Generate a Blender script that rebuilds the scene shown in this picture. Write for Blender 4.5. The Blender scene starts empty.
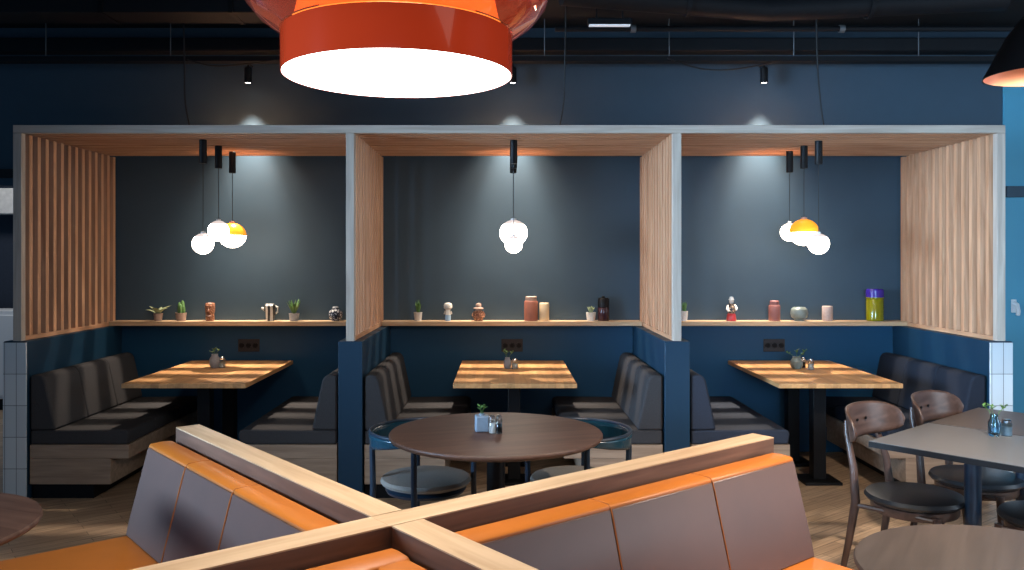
import bpy, math, random
from mathutils import Vector, Matrix
random.seed(7)
PI = math.pi
S = bpy.context.scene
COL = S.collection

# ------------------------------------------------------------------ camera, world, lights, exposure
F_PX = 840.0
cam_d = bpy.data.cameras.new('camera'); cam = bpy.data.objects.new('camera', cam_d); COL.objects.link(cam)
cam.location = (0, 0, 1.6); cam.rotation_euler = (PI/2, 0, 0)
cam_d.sensor_fit = 'HORIZONTAL'; cam_d.sensor_width = 36.0; cam_d.lens = 36.0*F_PX/1024
cam_d.shift_x = (512-503)/1024; cam_d.shift_y = (258-285)/1024
cam_d.clip_start = 0.05
S.camera = cam
S.view_settings.view_transform = 'Standard'; S.view_settings.look = 'None'
S.view_settings.gamma = 1.0; S.view_settings.use_curve_mapping = False
S.view_settings.exposure = 0.0

w = bpy.data.worlds.new('world'); S.world = w; w.use_nodes = True
bg = w.node_tree.nodes['Background']
bg.inputs['Color'].default_value = (0.12, 0.50, 1.0, 1); bg.inputs['Strength'].default_value = 0.28

def area(name, loc, target, sx, sy, power, color):
    d = bpy.data.lights.new(name, 'AREA'); d.shape = 'RECTANGLE'; d.size = sx; d.size_y = sy
    d.energy = power; d.color = color
    o = bpy.data.objects.new(name, d); COL.objects.link(o); o.location = loc
    o.rotation_euler = (Vector(target)-Vector(loc)).to_track_quat('-Z', 'Y').to_euler()
    return o
def spot(name, loc, target, power, size, blend, color, r=0.02):
    d = bpy.data.lights.new(name, 'SPOT'); d.energy = power; d.spot_size = math.radians(size)
    d.spot_blend = blend; d.color = color; d.shadow_soft_size = r
    o = bpy.data.objects.new(name, d); COL.objects.link(o); o.location = loc
    o.rotation_euler = (Vector(target)-Vector(loc)).to_track_quat('-Z', 'Y').to_euler()
    return o
# daylight from the windows of the room on the left and far right, plus added fills behind the camera and in the back room
area('window_daylight_left', (-6.4, 1.2, 2.0), (4.8, 6.6, 1.5), 2.4, 1.6, 85, (0.45, 0.70, 1.0)).data.spread = math.radians(36)
area('back_room_fill', (-4.9, 7.9, 3.3), (-5.4, 9.0, 0.8), 0.8, 0.5, 25, (0.95, 0.97, 1.0))  # added fill that brightens the beam in the back room
area('front_fill', (0.6, -2.4, 1.8), (3.1, 6.9, 1.3), 1.6, 1.4, 16, (0.40, 0.70, 1.0)).data.spread = math.radians(34)  # added cool fill aimed at the right booth's back wall
area('window_daylight_right', (6.6, 2.2, 1.9), (1.5, 3.4, 0.6), 2.6, 1.8, 95, (0.74, 0.87, 1.0))
area('ceiling_lamps_room', (0.6, 1.2, 3.3), (0.6, 2.6, 0), 4.0, 1.6, 29, (1.0, 0.90, 0.78))

# ------------------------------------------------------------------ dimensions shared by several objects
YF, YB = 5.554, 6.942            # front and back of the booths
ZT = 2.479                       # top of the timber frame
ZP = 1.05                        # top of the half walls
SHELF_Z = 1.087
POSTX = [(-3.24, -3.185), (-1.038, -0.983), (1.124, 1.180), (3.268, 3.323)]
HALF = [(-3.30, -3.147), (-1.090, -0.930), (1.070, 1.236), (3.215, 3.365)]
BAYC = [-2.11, 0.07, 2.225]

# ------------------------------------------------------------------ materials
def new_mat(name):
    m = bpy.data.materials.new(name); m.use_nodes = True
    nt = m.node_tree; return m, nt, nt.nodes['Principled BSDF']
def c4(c): return (c[0], c[1], c[2], 1)
def plain(name, col, rough=0.5, metal=0.0, spec=0.5, noise=0.0, nscale=30, bump=0.0, coat=0.0):
    m, nt, b = new_mat(name)
    b.inputs['Base Color'].default_value = c4(col); b.inputs['Roughness'].default_value = rough
    b.inputs['Metallic'].default_value = metal; b.inputs['Specular IOR Level'].default_value = spec
    b.inputs['Coat Weight'].default_value = coat
    tc = nt.nodes.new('ShaderNodeTexCoord'); n = nt.nodes.new('ShaderNodeTexNoise')
    n.inputs['Scale'].default_value = nscale; n.inputs['Detail'].default_value = 5
    nt.links.new(tc.outputs['Object'], n.inputs['Vector'])
    if noise:
        r = nt.nodes.new('ShaderNodeMix'); r.data_type = 'RGBA'
        r.inputs['A'].default_value = c4([v*(1-noise) for v in col]); r.inputs['B'].default_value = c4([min(1, v*(1+noise)) for v in col])
        nt.links.new(n.outputs['Fac'], r.inputs['Factor']); nt.links.new(r.outputs['Result'], b.inputs['Base Color'])
    if bump:
        bp = nt.nodes.new('ShaderNodeBump'); bp.inputs['Strength'].default_value = bump; bp.inputs['Distance'].default_value = 0.004
        nt.links.new(n.outputs['Fac'], bp.inputs['Height']); nt.links.new(bp.outputs['Normal'], b.inputs['Normal'])
    return m
def wood(name, c1, c2, axis='X', rough=0.5, scale=9.0, stretch=14.0, bump=0.15, spec=0.4, staves=0.0, rot=0.0):
    """grain runs along the given axis; staves > 0 adds glued strips of that width with their own tone"""
    m, nt, b = new_mat(name)
    tc = nt.nodes.new('ShaderNodeTexCoord'); mp = nt.nodes.new('ShaderNodeMapping')
    sc = {'X': (1, stretch, stretch), 'Y': (stretch, 1, stretch), 'Z': (stretch, stretch, 1)}[axis]
    mp.inputs['Scale'].default_value = sc
    nt.links.new(tc.outputs['Object'], mp.inputs['Vector'])
    n = nt.nodes.new('ShaderNodeTexNoise'); n.inputs['Scale'].default_value = scale/4; n.inputs['Detail'].default_value = 7
    n.inputs['Distortion'].default_value = 0.6
    nt.links.new(mp.outputs['Vector'], n.inputs['Vector'])
    cr = nt.nodes.new('ShaderNodeValToRGB'); cr.color_ramp.elements[0].position = 0.3; cr.color_ramp.elements[1].position = 0.7
    cr.color_ramp.elements[0].color = c4(c1); cr.color_ramp.elements[1].color = c4(c2)
    nt.links.new(n.outputs['Fac'], cr.inputs['Fac'])
    out = cr.outputs['Color']
    if staves:
        sep = nt.nodes.new('ShaderNodeSeparateXYZ'); nt.links.new(tc.outputs['Object'], sep.inputs[0])
        src = {'X': 'Y', 'Y': 'X', 'Z': 'X'}[axis]
        dv = nt.nodes.new('ShaderNodeMath'); dv.operation = 'DIVIDE'; dv.inputs[1].default_value = staves
        fl = nt.nodes.new('ShaderNodeMath'); fl.operation = 'FLOOR'
        nt.links.new(sep.outputs[src], dv.inputs[0]); nt.links.new(dv.outputs[0], fl.inputs[0])
        dv2 = nt.nodes.new('ShaderNodeMath'); dv2.operation = 'MULTIPLY_ADD'; dv2.inputs[1].default_value = 1/0.9
        nt.links.new(sep.outputs[axis], dv2.inputs[0])
        m3 = nt.nodes.new('ShaderNodeMath'); m3.operation = 'MULTIPLY'; m3.inputs[1].default_value = 0.37
        nt.links.new(fl.outputs[0], m3.inputs[0]); nt.links.new(m3.outputs[0], dv2.inputs[2])
        fl2 = nt.nodes.new('ShaderNodeMath'); fl2.operation = 'FLOOR'; nt.links.new(dv2.outputs[0], fl2.inputs[0])
        cb = nt.nodes.new('ShaderNodeCombineXYZ'); nt.links.new(fl.outputs[0], cb.inputs[0]); nt.links.new(fl2.outputs[0], cb.inputs[1])
        wn = nt.nodes.new('ShaderNodeTexWhiteNoise'); nt.links.new(cb.outputs[0], wn.inputs['Vector'])
        mr = nt.nodes.new('ShaderNodeMapRange'); mr.inputs['To Min'].default_value = 0.72; mr.inputs['To Max'].default_value = 1.12
        nt.links.new(wn.outputs['Value'], mr.inputs['Value'])
        mx = nt.nodes.new('ShaderNodeMix'); mx.data_type = 'RGBA'; mx.blend_type = 'MULTIPLY'; mx.inputs['Factor'].default_value = 1
        nt.links.new(out, mx.inputs['A']); nt.links.new(mr.outputs['Result'], mx.inputs['B']); out = mx.outputs['Result']
    nt.links.new(out, b.inputs['Base Color'])
    b.inputs['Roughness'].default_value = rough; b.inputs['Specular IOR Level'].default_value = spec
    bp = nt.nodes.new('ShaderNodeBump'); bp.inputs['Strength'].default_value = bump; bp.inputs['Distance'].default_value = 0.002
    nt.links.new(n.outputs['Fac'], bp.inputs['Height']); nt.links.new(bp.outputs['Normal'], b.inputs['Normal'])
    return m
def floor_mat():
    m, nt, b = new_mat('oak_plank_floor')
    tc = nt.nodes.new('ShaderNodeTexCoord'); mp = nt.nodes.new('ShaderNodeMapping')
    mp.inputs['Rotation'].default_value = (0, 0, math.radians(-37))
    nt.links.new(tc.outputs['Object'], mp.inputs['Vector'])
    br = nt.nodes.new('ShaderNodeTexBrick'); br.offset = 0.37; br.offset_frequency = 2
    br.inputs['Color1'].default_value = (0.48, 0.33, 0.21, 1); br.inputs['Color2'].default_value = (0.33, 0.22, 0.14, 1)
    br.inputs['Mortar'].default_value = (0.10, 0.065, 0.04, 1)
    br.inputs['Scale'].default_value = 1.0; br.inputs['Mortar Size'].default_value = 0.002
    br.inputs['Brick Width'].default_value = 0.62; br.inputs['Row Height'].default_value = 0.07; br.inputs['Bias'].default_value = 0
    nt.links.new(mp.outputs['Vector'], br.inputs['Vector'])
    m2 = nt.nodes.new('ShaderNodeMapping'); m2.inputs['Scale'].default_value = (2, 30, 1)
    nt.links.new(mp.outputs['Vector'], m2.inputs['Vector'])
    n = nt.nodes.new('ShaderNodeTexNoise'); n.inputs['Scale'].default_value = 2.2; n.inputs['Detail'].default_value = 7
    nt.links.new(m2.outputs['Vector'], n.inputs['Vector'])
    mr = nt.nodes.new('ShaderNodeMapRange'); mr.inputs['From Min'].default_value = 0.3; mr.inputs['From Max'].default_value = 0.7
    mr.inputs['To Min'].default_value = 0.65; mr.inputs['To Max'].default_value = 1.25
    nt.links.new(n.outputs['Fac'], mr.inputs['Value'])
    mx = nt.nodes.new('ShaderNodeMix'); mx.data_type = 'RGBA'; mx.blend_type = 'MULTIPLY'; mx.inputs['Factor'].default_value = 1
    nt.links.new(br.outputs['Color'], mx.inputs['A']); nt.links.new(mr.outputs['Result'], mx.inputs['B'])
    nt.links.new(mx.outputs['Result'], b.inputs['Base Color']); b.inputs['Roughness'].default_value = 0.42
    bp = nt.nodes.new('ShaderNodeBump'); bp.inputs['Strength'].default_value = 0.2; bp.inputs['Distance'].default_value = 0.003
    nt.links.new(n.outputs['Fac'], bp.inputs['Height']); nt.links.new(bp.outputs['Normal'], b.inputs['Normal'])
    return m
def tile_mat():
    m, nt, b = new_mat('glazed_tile')
    tc = nt.nodes.new('ShaderNodeTexCoord'); sp = nt.nodes.new('ShaderNodeSeparateXYZ'); cb = nt.nodes.new('ShaderNodeCombineXYZ')
    nt.links.new(tc.outputs['Object'], sp.inputs[0])
    ad = nt.nodes.new('ShaderNodeMath'); ad.operation = 'ADD'
    nt.links.new(sp.outputs['X'], ad.inputs[0]); nt.links.new(sp.outputs['Y'], ad.inputs[1])
    nt.links.new(ad.outputs[0], cb.inputs['X']); nt.links.new(sp.outputs['Z'], cb.inputs['Y'])
    br = nt.nodes.new('ShaderNodeTexBrick'); br.offset = 0
    br.inputs['Color1'].default_value = (0.58, 0.62, 0.64, 1); br.inputs['Color2'].default_value = (0.50, 0.54, 0.57, 1)
    br.inputs['Mortar'].default_value = (0.16, 0.17, 0.18, 1); br.inputs['Scale'].default_value = 1
    br.inputs['Mortar Size'].default_value = 0.0022; br.inputs['Brick Width'].default_value = 0.0765; br.inputs['Row Height'].default_value = 0.2085
    nt.links.new(cb.outputs[0], br.inputs['Vector']); nt.links.new(br.outputs['Color'], b.inputs['Base Color'])
    b.inputs['Roughness'].default_value = 0.18
    bp = nt.nodes.new('ShaderNodeBump'); bp.inputs['Strength'].default_value = 0.4; bp.inputs['Distance'].default_value = 0.002; bp.invert = True
    nt.links.new(br.outputs['Fac'], bp.inputs['Height']); nt.links.new(bp.outputs['Normal'], b.inputs['Normal'])
    return m
def emis(name, col, strength, base=(0.8, 0.8, 0.8)):
    m, nt, b = new_mat(name); b.inputs['Base Color'].default_value = c4(base)
    b.inputs['Emission Color'].default_value = c4(col); b.inputs['Emission Strength'].default_value = strength
    b.inputs['Roughness'].default_value = 0.25
    return m
def glass(name, col, rough=0.03, trans=1.0, ior=1.45):
    m, nt, b = new_mat(name); b.inputs['Base Color'].default_value = c4(col); b.inputs['Roughness'].default_value = rough
    b.inputs['Transmission Weight'].default_value = trans; b.inputs['IOR'].default_value = ior
    return m
def band_mat(name, axis, stops, rough=0.5):
    """hard colour bands along an object axis: stops = [(limit, colour), ...]"""
    m, nt, b = new_mat(name); tc = nt.nodes.new('ShaderNodeTexCoord'); sp = nt.nodes.new('ShaderNodeSeparateXYZ')
    nt.links.new(tc.outputs['Object'], sp.inputs[0])
    ml = nt.nodes.new('ShaderNodeMath'); ml.operation = 'MULTIPLY'; ml.inputs[1].default_value = 4.0
    nt.links.new(sp.outputs[axis], ml.inputs[0])
    cr = nt.nodes.new('ShaderNodeValToRGB'); cr.color_ramp.interpolation = 'CONSTANT'
    while len(cr.color_ramp.elements) < len(stops): cr.color_ramp.elements.new(0.5)
    for e, (p, c) in zip(cr.color_ramp.elements, stops): e.position = p*4; e.color = c4(c)
    nt.links.new(ml.outputs[0], cr.inputs['Fac']); nt.links.new(cr.outputs['Color'], b.inputs['Base Color'])
    b.inputs['Roughness'].default_value = rough; return m
def pattern_mat(name, ca, cb_, scale, kind='voronoi', rough=0.4):
    m, nt, b = new_mat(name); tc = nt.nodes.new('ShaderNodeTexCoord')
    if kind == 'wave':
        t = nt.nodes.new('ShaderNodeTexWave'); t.inputs['Distortion'].default_value = 1.5; out = t.outputs['Fac']; t.bands_direction = 'X'
    else:
        t = nt.nodes.new('ShaderNodeTexVoronoi'); t.feature = 'DISTANCE_TO_EDGE'; out = t.outputs['Distance']
    t.inputs['Scale'].default_value = scale
    nt.links.new(tc.outputs['Object'], t.inputs['Vector'])
    cr = nt.nodes.new('ShaderNodeValToRGB'); cr.color_ramp.interpolation = 'CONSTANT'
    cr.color_ramp.elements[0].color = c4(ca); cr.color_ramp.elements[1].color = c4(cb_)
    cr.color_ramp.elements[1].position = 0.5 if kind == 'wave' else 0.16
    nt.links.new(out, cr.inputs['Fac']); nt.links.new(cr.outputs['Color'], b.inputs['Base Color'])
    b.inputs['Roughness'].default_value = rough; return m

M = {}
M['paint'] = plain('dark_blue_paint', (0.038, 0.068, 0.098), 0.62, noise=0.10, nscale=6, bump=0.05, spec=0.35)
M['paint_low'] = plain('deep_blue_paint', (0.008, 0.058, 0.122), 0.5, noise=0.08, nscale=6, bump=0.04, spec=0.35)
M['paint_side'] = plain('blue_paint_right', (0.07, 0.30, 0.43), 0.6, noise=0.05, nscale=4)
M['ceiling'] = plain('black_ceiling_paint', (0.006, 0.008, 0.010), 0.8, noise=0.3, nscale=3)
M['floor'] = floor_mat()
M['tile'] = tile_mat()
M['paint_half'] = plain('half_wall_paint', (0.005, 0.030, 0.060), 0.5, noise=0.08, nscale=6, bump=0.04, spec=0.35)
for ax in 'XYZ':
    M['oak'+ax] = wood('oak_'+ax, (0.42, 0.205, 0.105), (0.62, 0.35, 0.205), ax, 0.5)
    M['pale'+ax] = wood('pale_oak_'+ax, (0.44, 0.28, 0.155), (0.60, 0.42, 0.26), ax, 0.45)
    M['walnut'+ax] = wood('walnut_'+ax, (0.046, 0.026, 0.020), (0.095, 0.056, 0.044), ax, 0.32)
M['panel_shaded'] = wood('shaded_oak', (0.10, 0.052, 0.034), (0.18, 0.095, 0.062), 'X', 0.42)  # partition oak with the shade of its upright sides in the colour
M['postZ'] = wood('cool_lit_oak_Z', (0.36, 0.30, 0.25), (0.50, 0.43, 0.36), 'Z', 0.5)  # frame oak, greyed by cool light put into the colour
M['postX'] = wood('cool_lit_oak_X', (0.36, 0.30, 0.25), (0.50, 0.43, 0.36), 'X', 0.5)  # same painted-in cool light, grain along the beam
M['base_oak'] = wood('bench_base_oak', (0.23, 0.155, 0.105), (0.36, 0.255, 0.18), 'Y', 0.5)
M['butcher'] = wood('butcher_block', (0.50, 0.235, 0.09), (0.66, 0.36, 0.15), 'Y', 0.38, staves=0.055)
M['browntable'] = wood('brown_table_top', (0.040, 0.029, 0.025), (0.065, 0.048, 0.041), 'X', 0.38)
M['round_top'] = wood('red_brown_walnut', (0.058, 0.027, 0.018), (0.12, 0.062, 0.042), 'X', 0.46)
M['greytop'] = plain('grey_laminate', (0.105, 0.108, 0.115), 0.35, noise=0.06, nscale=60)
M['browntop'] = plain('brown_laminate', (0.075, 0.060, 0.055), 0.38, noise=0.12, nscale=40)
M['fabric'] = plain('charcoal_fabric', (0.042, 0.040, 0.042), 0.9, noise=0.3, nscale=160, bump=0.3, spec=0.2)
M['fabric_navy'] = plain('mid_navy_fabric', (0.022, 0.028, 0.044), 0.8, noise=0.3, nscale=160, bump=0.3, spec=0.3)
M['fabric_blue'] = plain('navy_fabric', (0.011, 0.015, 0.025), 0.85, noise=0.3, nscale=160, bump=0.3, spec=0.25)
M['black'] = plain('black_metal', (0.004, 0.004, 0.005), 0.5, spec=0.2, noise=0.1)
M['navy_metal'] = plain('navy_metal', (0.008, 0.020, 0.038), 0.35, spec=0.5, noise=0.1)
M['leather'] = plain('cognac_leather', (0.47, 0.135, 0.016), 0.42, noise=0.13, nscale=9, bump=0.12, spec=0.5)
M['leather_shaded'] = plain('cognac_leather_shaded', (0.095, 0.040, 0.024), 0.47, noise=0.2, nscale=7, bump=0.16, spec=0.75)  # cognac leather again, shade on the backrests put into the colour
M['thread'] = plain('orange_piping', (0.30, 0.10, 0.03), 0.8, spec=0.2, noise=0.1)
M['black_leather'] = plain('black_leather', (0.020, 0.020, 0.022), 0.36, noise=0.1, nscale=20, bump=0.15)
M['blue_leather'] = plain('petrol_leather', (0.007, 0.040, 0.065), 0.25, noise=0.1, nscale=20)
M['grey_fabric'] = plain('grey_seat_fabric', (0.20, 0.185, 0.165), 0.85, noise=0.2, nscale=120, bump=0.3)
M['chrome'] = plain('chrome', (0.6, 0.6, 0.62), 0.2, metal=1.0)
M['duct'] = plain('black_duct', (0.006, 0.007, 0.009), 0.6, spec=0.25, noise=0.2, nscale=8)
M['rod'] = plain('zinc_rod', (0.16, 0.17, 0.18), 0.5, metal=0.4)
M['cord'] = plain('black_cord', (0.008, 0.008, 0.009), 0.6)
M['white_plastic'] = plain('white_plastic', (0.75, 0.75, 0.75), 0.4)
M['concrete'] = plain('pale_concrete', (0.62, 0.60, 0.57), 0.8, noise=0.2, nscale=25, bump=0.4)
M['drape'] = plain('dark_drape', (0.020, 0.028, 0.045), 0.9, noise=0.2)
M['socket'] = plain('black_socket', (0.012, 0.012, 0.013), 0.5)
M['opal'] = emis('opal_glass_lit', (1.0, 0.86, 0.70), 20.0)
M['opal_top'] = emis('clear_top_lit', (0.95, 0.80, 0.74), 0.8, (0.35, 0.30, 0.29))
M['amber'] = emis('amber_glass_lit', (1.0, 0.34, 0.02), 0.95, (0.7, 0.3, 0.02))
M['spot_lens'] = emis('spot_lens', (1.0, 0.96, 0.88), 12)
M['diffuser'] = emis('pendant_diffuser_lit', (1.0, 0.97, 0.93), 7.5)
def orange_shell(name, col, rough, trans, ecol, estr):
    m, nt, b = new_mat(name); b.inputs['Base Color'].default_value = c4(col); b.inputs['Roughness'].default_value = rough
    b.inputs['Transmission Weight'].default_value = trans; b.inputs['Coat Weight'].default_value = 0.5
    b.inputs['Emission Color'].default_value = c4(ecol); b.inputs['Emission Strength'].default_value = estr
    b.inputs['IOR'].default_value = 1.3
    return m
M['drum'] = orange_shell('orange_acrylic_lit', (0.42, 0.035, 0.010), 0.15, 0.0, (1.0, 0.08, 0.015), 0.16)
M['bowl'] = orange_shell('clear_orange_acrylic', (1.0, 0.45, 0.30), 0.04, 0.94, (1, 0.16, 0.05), 0.03)
M['core'] = emis('orange_core_lit', (1.0, 0.27, 0.04), 1.3, (0.8, 0.25, 0.05))
M['copper'] = plain('copper_inside', (0.85, 0.38, 0.24), 0.35, metal=0.7)
M['glass'] = glass('clear_glass', (0.80, 0.92, 0.95))
M['water_glass'] = glass('blue_tinted_glass', (0.45, 0.70, 0.85))
M['leaf'] = plain('leaf_green', (0.075, 0.17, 0.045), 0.5, noise=0.4, nscale=40)
M['leaf_pale'] = plain('leaf_pale', (0.30, 0.36, 0.20), 0.5, noise=0.3, nscale=40)
M['terracotta'] = plain('terracotta', (0.25, 0.085, 0.055), 0.6, noise=0.15, nscale=50)
M['pot'] = plain('pot_clay', (0.36, 0.25, 0.20), 0.7, noise=0.2, nscale=60)
M['pot_white'] = plain('pot_white', (0.55, 0.52, 0.48), 0.6, noise=0.2, nscale=60)
M['pot_grey'] = plain('pot_grey', (0.30, 0.32, 0.35), 0.5, noise=0.25, nscale=60)
M['pot_blue'] = plain('pot_blue_grey', (0.15, 0.20, 0.26), 0.4, noise=0.15, nscale=50)
M['soil'] = plain('soil', (0.02, 0.014, 0.01), 0.95, noise=0.3)

# ------------------------------------------------------------------ mesh builder
class MB:
    def __init__(s): s.v = []; s.f = []
    def add(s, vs, fs):
        k = len(s.v); s.v += [tuple(x) for x in vs]; s.f += [tuple(i+k for i in f) for f in fs]; return s
    def box(s, x0, x1, y0, y1, z0, z1):
        return s.add([(x0,y0,z0),(x1,y0,z0),(x1,y1,z0),(x0,y1,z0),(x0,y0,z1),(x1,y0,z1),(x1,y1,z1),(x0,y1,z1)],
                     [(0,3,2,1),(4,5,6,7),(0,1,5,4),(1,2,6,5),(2,3,7,6),(3,0,4,7)])
    def prism(s, poly, a, b, axis='X'):
        """poly: list of (u, v); extruded from a to b along axis. X: (u,v)=(y,z); Y: (x,z); Z: (x,y)"""
        def P(t, u, v): return {'X': (t,u,v), 'Y': (u,t,v), 'Z': (u,v,t)}[axis]
        n = len(poly); vs = [P(a,*p) for p in poly]+[P(b,*p) for p in poly]
        fs = [tuple(range(n))[::-1], tuple(range(n, 2*n))]+[(i,(i+1)%n,(i+1)%n+n,i+n) for i in range(n)]
        return s.add(vs, fs)
    def lathe(s, prof, c=(0,0,0), n=32, sx=1, sy=1):
        vs = []; fs = []; rows = []
        for r, z in prof:
            if r < 1e-6: rows.append([len(vs)]); vs.append((c[0], c[1], c[2]+z))
            else:
                rows.append(list(range(len(vs), len(vs)+n)))
                vs += [(c[0]+r*sx*math.cos(2*PI*i/n), c[1]+r*sy*math.sin(2*PI*i/n), c[2]+z) for i in range(n)]
        for a, b in zip(rows, rows[1:]):
            for i in range(n):
                j = (i+1) % n
                if len(a) == 1 and len(b) == 1: continue
                if len(a) == 1: fs.append((a[0], b[j], b[i]))
                elif len(b) == 1: fs.append((a[i], a[j], b[0]))
                else: fs.append((a[i], a[j], b[j], b[i]))
        return s.add(vs, fs)
    def tube(s, pts, r, n=8):
        pts = [Vector(p) for p in pts]; rs = r if isinstance(r, (list, tuple)) else [r]*len(pts)
        vs = []; fs = []; up = None
        for i, p in enumerate(pts):
            d = (pts[min(i+1, len(pts)-1)]-pts[max(i-1, 0)]).normalized()
            if up is None:
                up = Vector((0,0,1)) if abs(d.z) < 0.9 else Vector((1,0,0))
            a = d.cross(up).normalized(); bb = a.cross(d).normalized(); up = bb
            vs += [p+(a*math.cos(2*PI*k/n)+bb*math.sin(2*PI*k/n))*rs[i] for k in range(n)]
        for i in range(len(pts)-1):
            for k in range(n):
                j = (k+1) % n; fs.append((i*n+k, i*n+j, (i+1)*n+j, (i+1)*n+k))
        fs.append(tuple(range(n))[::-1]); fs.append(tuple(range((len(pts)-1)*n, len(pts)*n)))
        return s.add(vs, fs)
    def grid(s, fn, nu, nv):
        vs = [fn(i/nu, j/nv) for i in range(nu+1) for j in range(nv+1)]
        fs = [(i*(nv+1)+j, (i+1)*(nv+1)+j, (i+1)*(nv+1)+j+1, i*(nv+1)+j+1) for i in range(nu) for j in range(nv)]
        return s.add(vs, fs)
    def leaf(s, base, tip, width, lift=0.0, n=6, droop=0.0):
        """a leaf with thickness: a bent lens-shaped blade"""
        b = Vector(base); t = Vector(tip); d = t-b; side = d.cross(Vector((0,0,1)))
        if side.length < 1e-5: side = Vector((1,0,0))
        side.normalize(); nrm = side.cross(d).normalized(); vs = []; fs = []
        for i in range(n+1):
            u = i/n; p = b+d*u+Vector((0,0,1))*(lift*math.sin(PI*u)-droop*u*u); wd = width*math.sin(PI*(0.08+0.92*u)**0.8)*0.5+0.0003
            vs += [p-side*wd, p+nrm*wd*0.35, p+side*wd, p-nrm*wd*0.35]
        for i in range(n):
            for k in range(4):
                j = (k+1) % 4; fs.append((i*4+k, i*4+j, (i+1)*4+j, (i+1)*4+k))
        fs += [(3,2,1,0), (n*4, n*4+1, n*4+2, n*4+3)]
        return s.add(vs, fs)
    def build(s, name, mat, parent=None, bevel=0.0, seg=2, solid=0.0, smooth=True, angle=35, label=None, sub=0):
        me = bpy.data.meshes.new(name); me.from_pydata(s.v, [], s.f); me.validate(); me.update()
        import bmesh
        bm = bmesh.new(); bm.from_mesh(me); bmesh.ops.recalc_face_normals(bm, faces=bm.faces); bm.to_mesh(me); bm.free()
        if smooth:
            me.polygons.foreach_set('use_smooth', [True]*len(me.polygons)); me.set_sharp_from_angle(angle=math.radians(angle))
        me.materials.append(M[mat] if isinstance(mat, str) else mat)
        o = bpy.data.objects.new(name, me); COL.objects.link(o)
        if parent: o.parent = parent
        if solid:
            m = o.modifiers.new('thickness', 'SOLIDIFY'); m.thickness = solid; m.offset = 0
        if bevel:
            m = o.modifiers.new('bevel', 'BEVEL'); m.width = bevel; m.segments = seg; m.limit_method = 'ANGLE'; m.angle_limit = math.radians(35)
            m.harden_normals = False
        if sub:
            m = o.modifiers.new('subdivision', 'SUBSURF'); m.levels = sub; m.render_levels = sub
        if label: o['label'] = label
        return o
def thing(name, label, cat, loc=(0,0,0), rz=0.0, group=None):
    o = bpy.data.objects.new(name, None); COL.objects.link(o); o.empty_display_size = 0.1
    o.location = loc; o.rotation_euler = (0,0,rz); o['label'] = label; o['category'] = cat
    if group: o['group'] = group
    return o
def tag(o, label, cat, group=None, loc=None, rz=None):
    o['label'] = label; o['category'] = cat
    if group: o['group'] = group
    if loc: o.location = loc
    if rz is not None: o.rotation_euler = (0,0,rz)
    return o
def struct(o): o['kind'] = 'structure'; return o
def dup(root, loc, rz, label, group=None):
    r = root.copy(); COL.objects.link(r); r.location = loc; r.rotation_euler = (0,0,rz); r['label'] = label
    if group: r['group'] = group
    for ch in list(root.children):
        c = ch.copy(); COL.objects.link(c); c.parent = r
        for g in ch.children:
            d = g.copy(); COL.objects.link(d); d.parent = c
    return r

# ------------------------------------------------------------------ room shell
struct(MB().box(-7, 7, -3, 10.5, -0.1, 0).build('floor', 'floor'))
struct(MB().box(-7, 7, -3, 10.5, 3.5, 3.6).build('ceiling', 'ceiling'))
wb = MB()   # the back wall, with a doorway far left leading to a bright back room
wb.box(-3.9, 7, YB, YB+0.12, 0, 3.5).box(-7, -3.9, YB, YB+0.12, 2.20, 3.5)
struct(wb.build('wall_back', 'paint'))
struct(MB().box(4.13, 7, YB-0.02, YB, 0, 3.17).build('wall_back_right', 'paint_side'))
struct(MB().box(-7, -3.0, 9.4, 9.5, 0, 3.5).build('wall_back_room', 'drape'))
# lower, bluer painted zone of the wall below each shelf
for i in range(3):
    struct(MB().box(HALF[i][1]+0.001, HALF[i+1][0]-0.001, YB-0.012, YB-0.0005, 0.0, ZP).build('trim_%d' % (i+1), 'paint_low'))
struct(MB().box(4.13, 7, YB-0.06, YB-0.02, 2.10, 2.19).build('trim_4', 'paint'))
struct(MB().box(-7, -3.42, YB-0.05, YB, 2.26, 2.33).build('trim_5', 'ceiling'))

# seen through the doorway far left
tag(MB().box(-0.9, 0.9, -0.1, 0.1, 0, 0.28).build('concrete_lintel', 'concrete', bevel=0.01), 'rough pale concrete beam behind the doorway left of the booths', 'beam', loc=(-5.6, 9.25, 2.08))
cab = thing('sideboard', 'pale low sideboard in the back room at the left edge', 'sideboard', (-5.5, 9.0, 0))
MB().box(-0.8, 0.8, -0.2, 0.2, 0.12, 1.05).build('body', 'white_plastic', cab, bevel=0.01)
MB().box(-0.75, -0.01, -0.22, -0.2, 0.16, 1.0).build('door', 'white_plastic', cab, bevel=0.004)
MB().box(0.01, 0.75, -0.22, -0.2, 0.16, 1.0).build('door', 'white_plastic', cab, bevel=0.004)
MB().box(-0.76, 0.76, -0.15, 0.17, 0.0, 0.12).build('plinth', 'black', cab)

# ------------------------------------------------------------------ half walls between the booths
hl = ['dark blue half wall closing the left booth, tiled end at left', 'dark blue half wall between the left and middle booths',
      'dark blue half wall between the middle and right booths', 'dark blue half wall closing the right booth, bright tiled end']
for i, (a, b) in enumerate(HALF):
    t = thing('half_wall', hl[i], 'half wall', ((a+b)/2, YF, 0))
    hw = (b-a)/2
    MB().box(-hw, hw, 0, YB-YF-0.014, 0, ZP-0.001).build('wall_core', 'paint_half', t, bevel=0.003)
    if i in (0, 3):
        MB().box(-hw, hw, -0.012, -0.0005, 0, 1.043).build('tile_cladding', 'tile', t, bevel=0.002, label='glazed pale tiles in a stacked grid')

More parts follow.
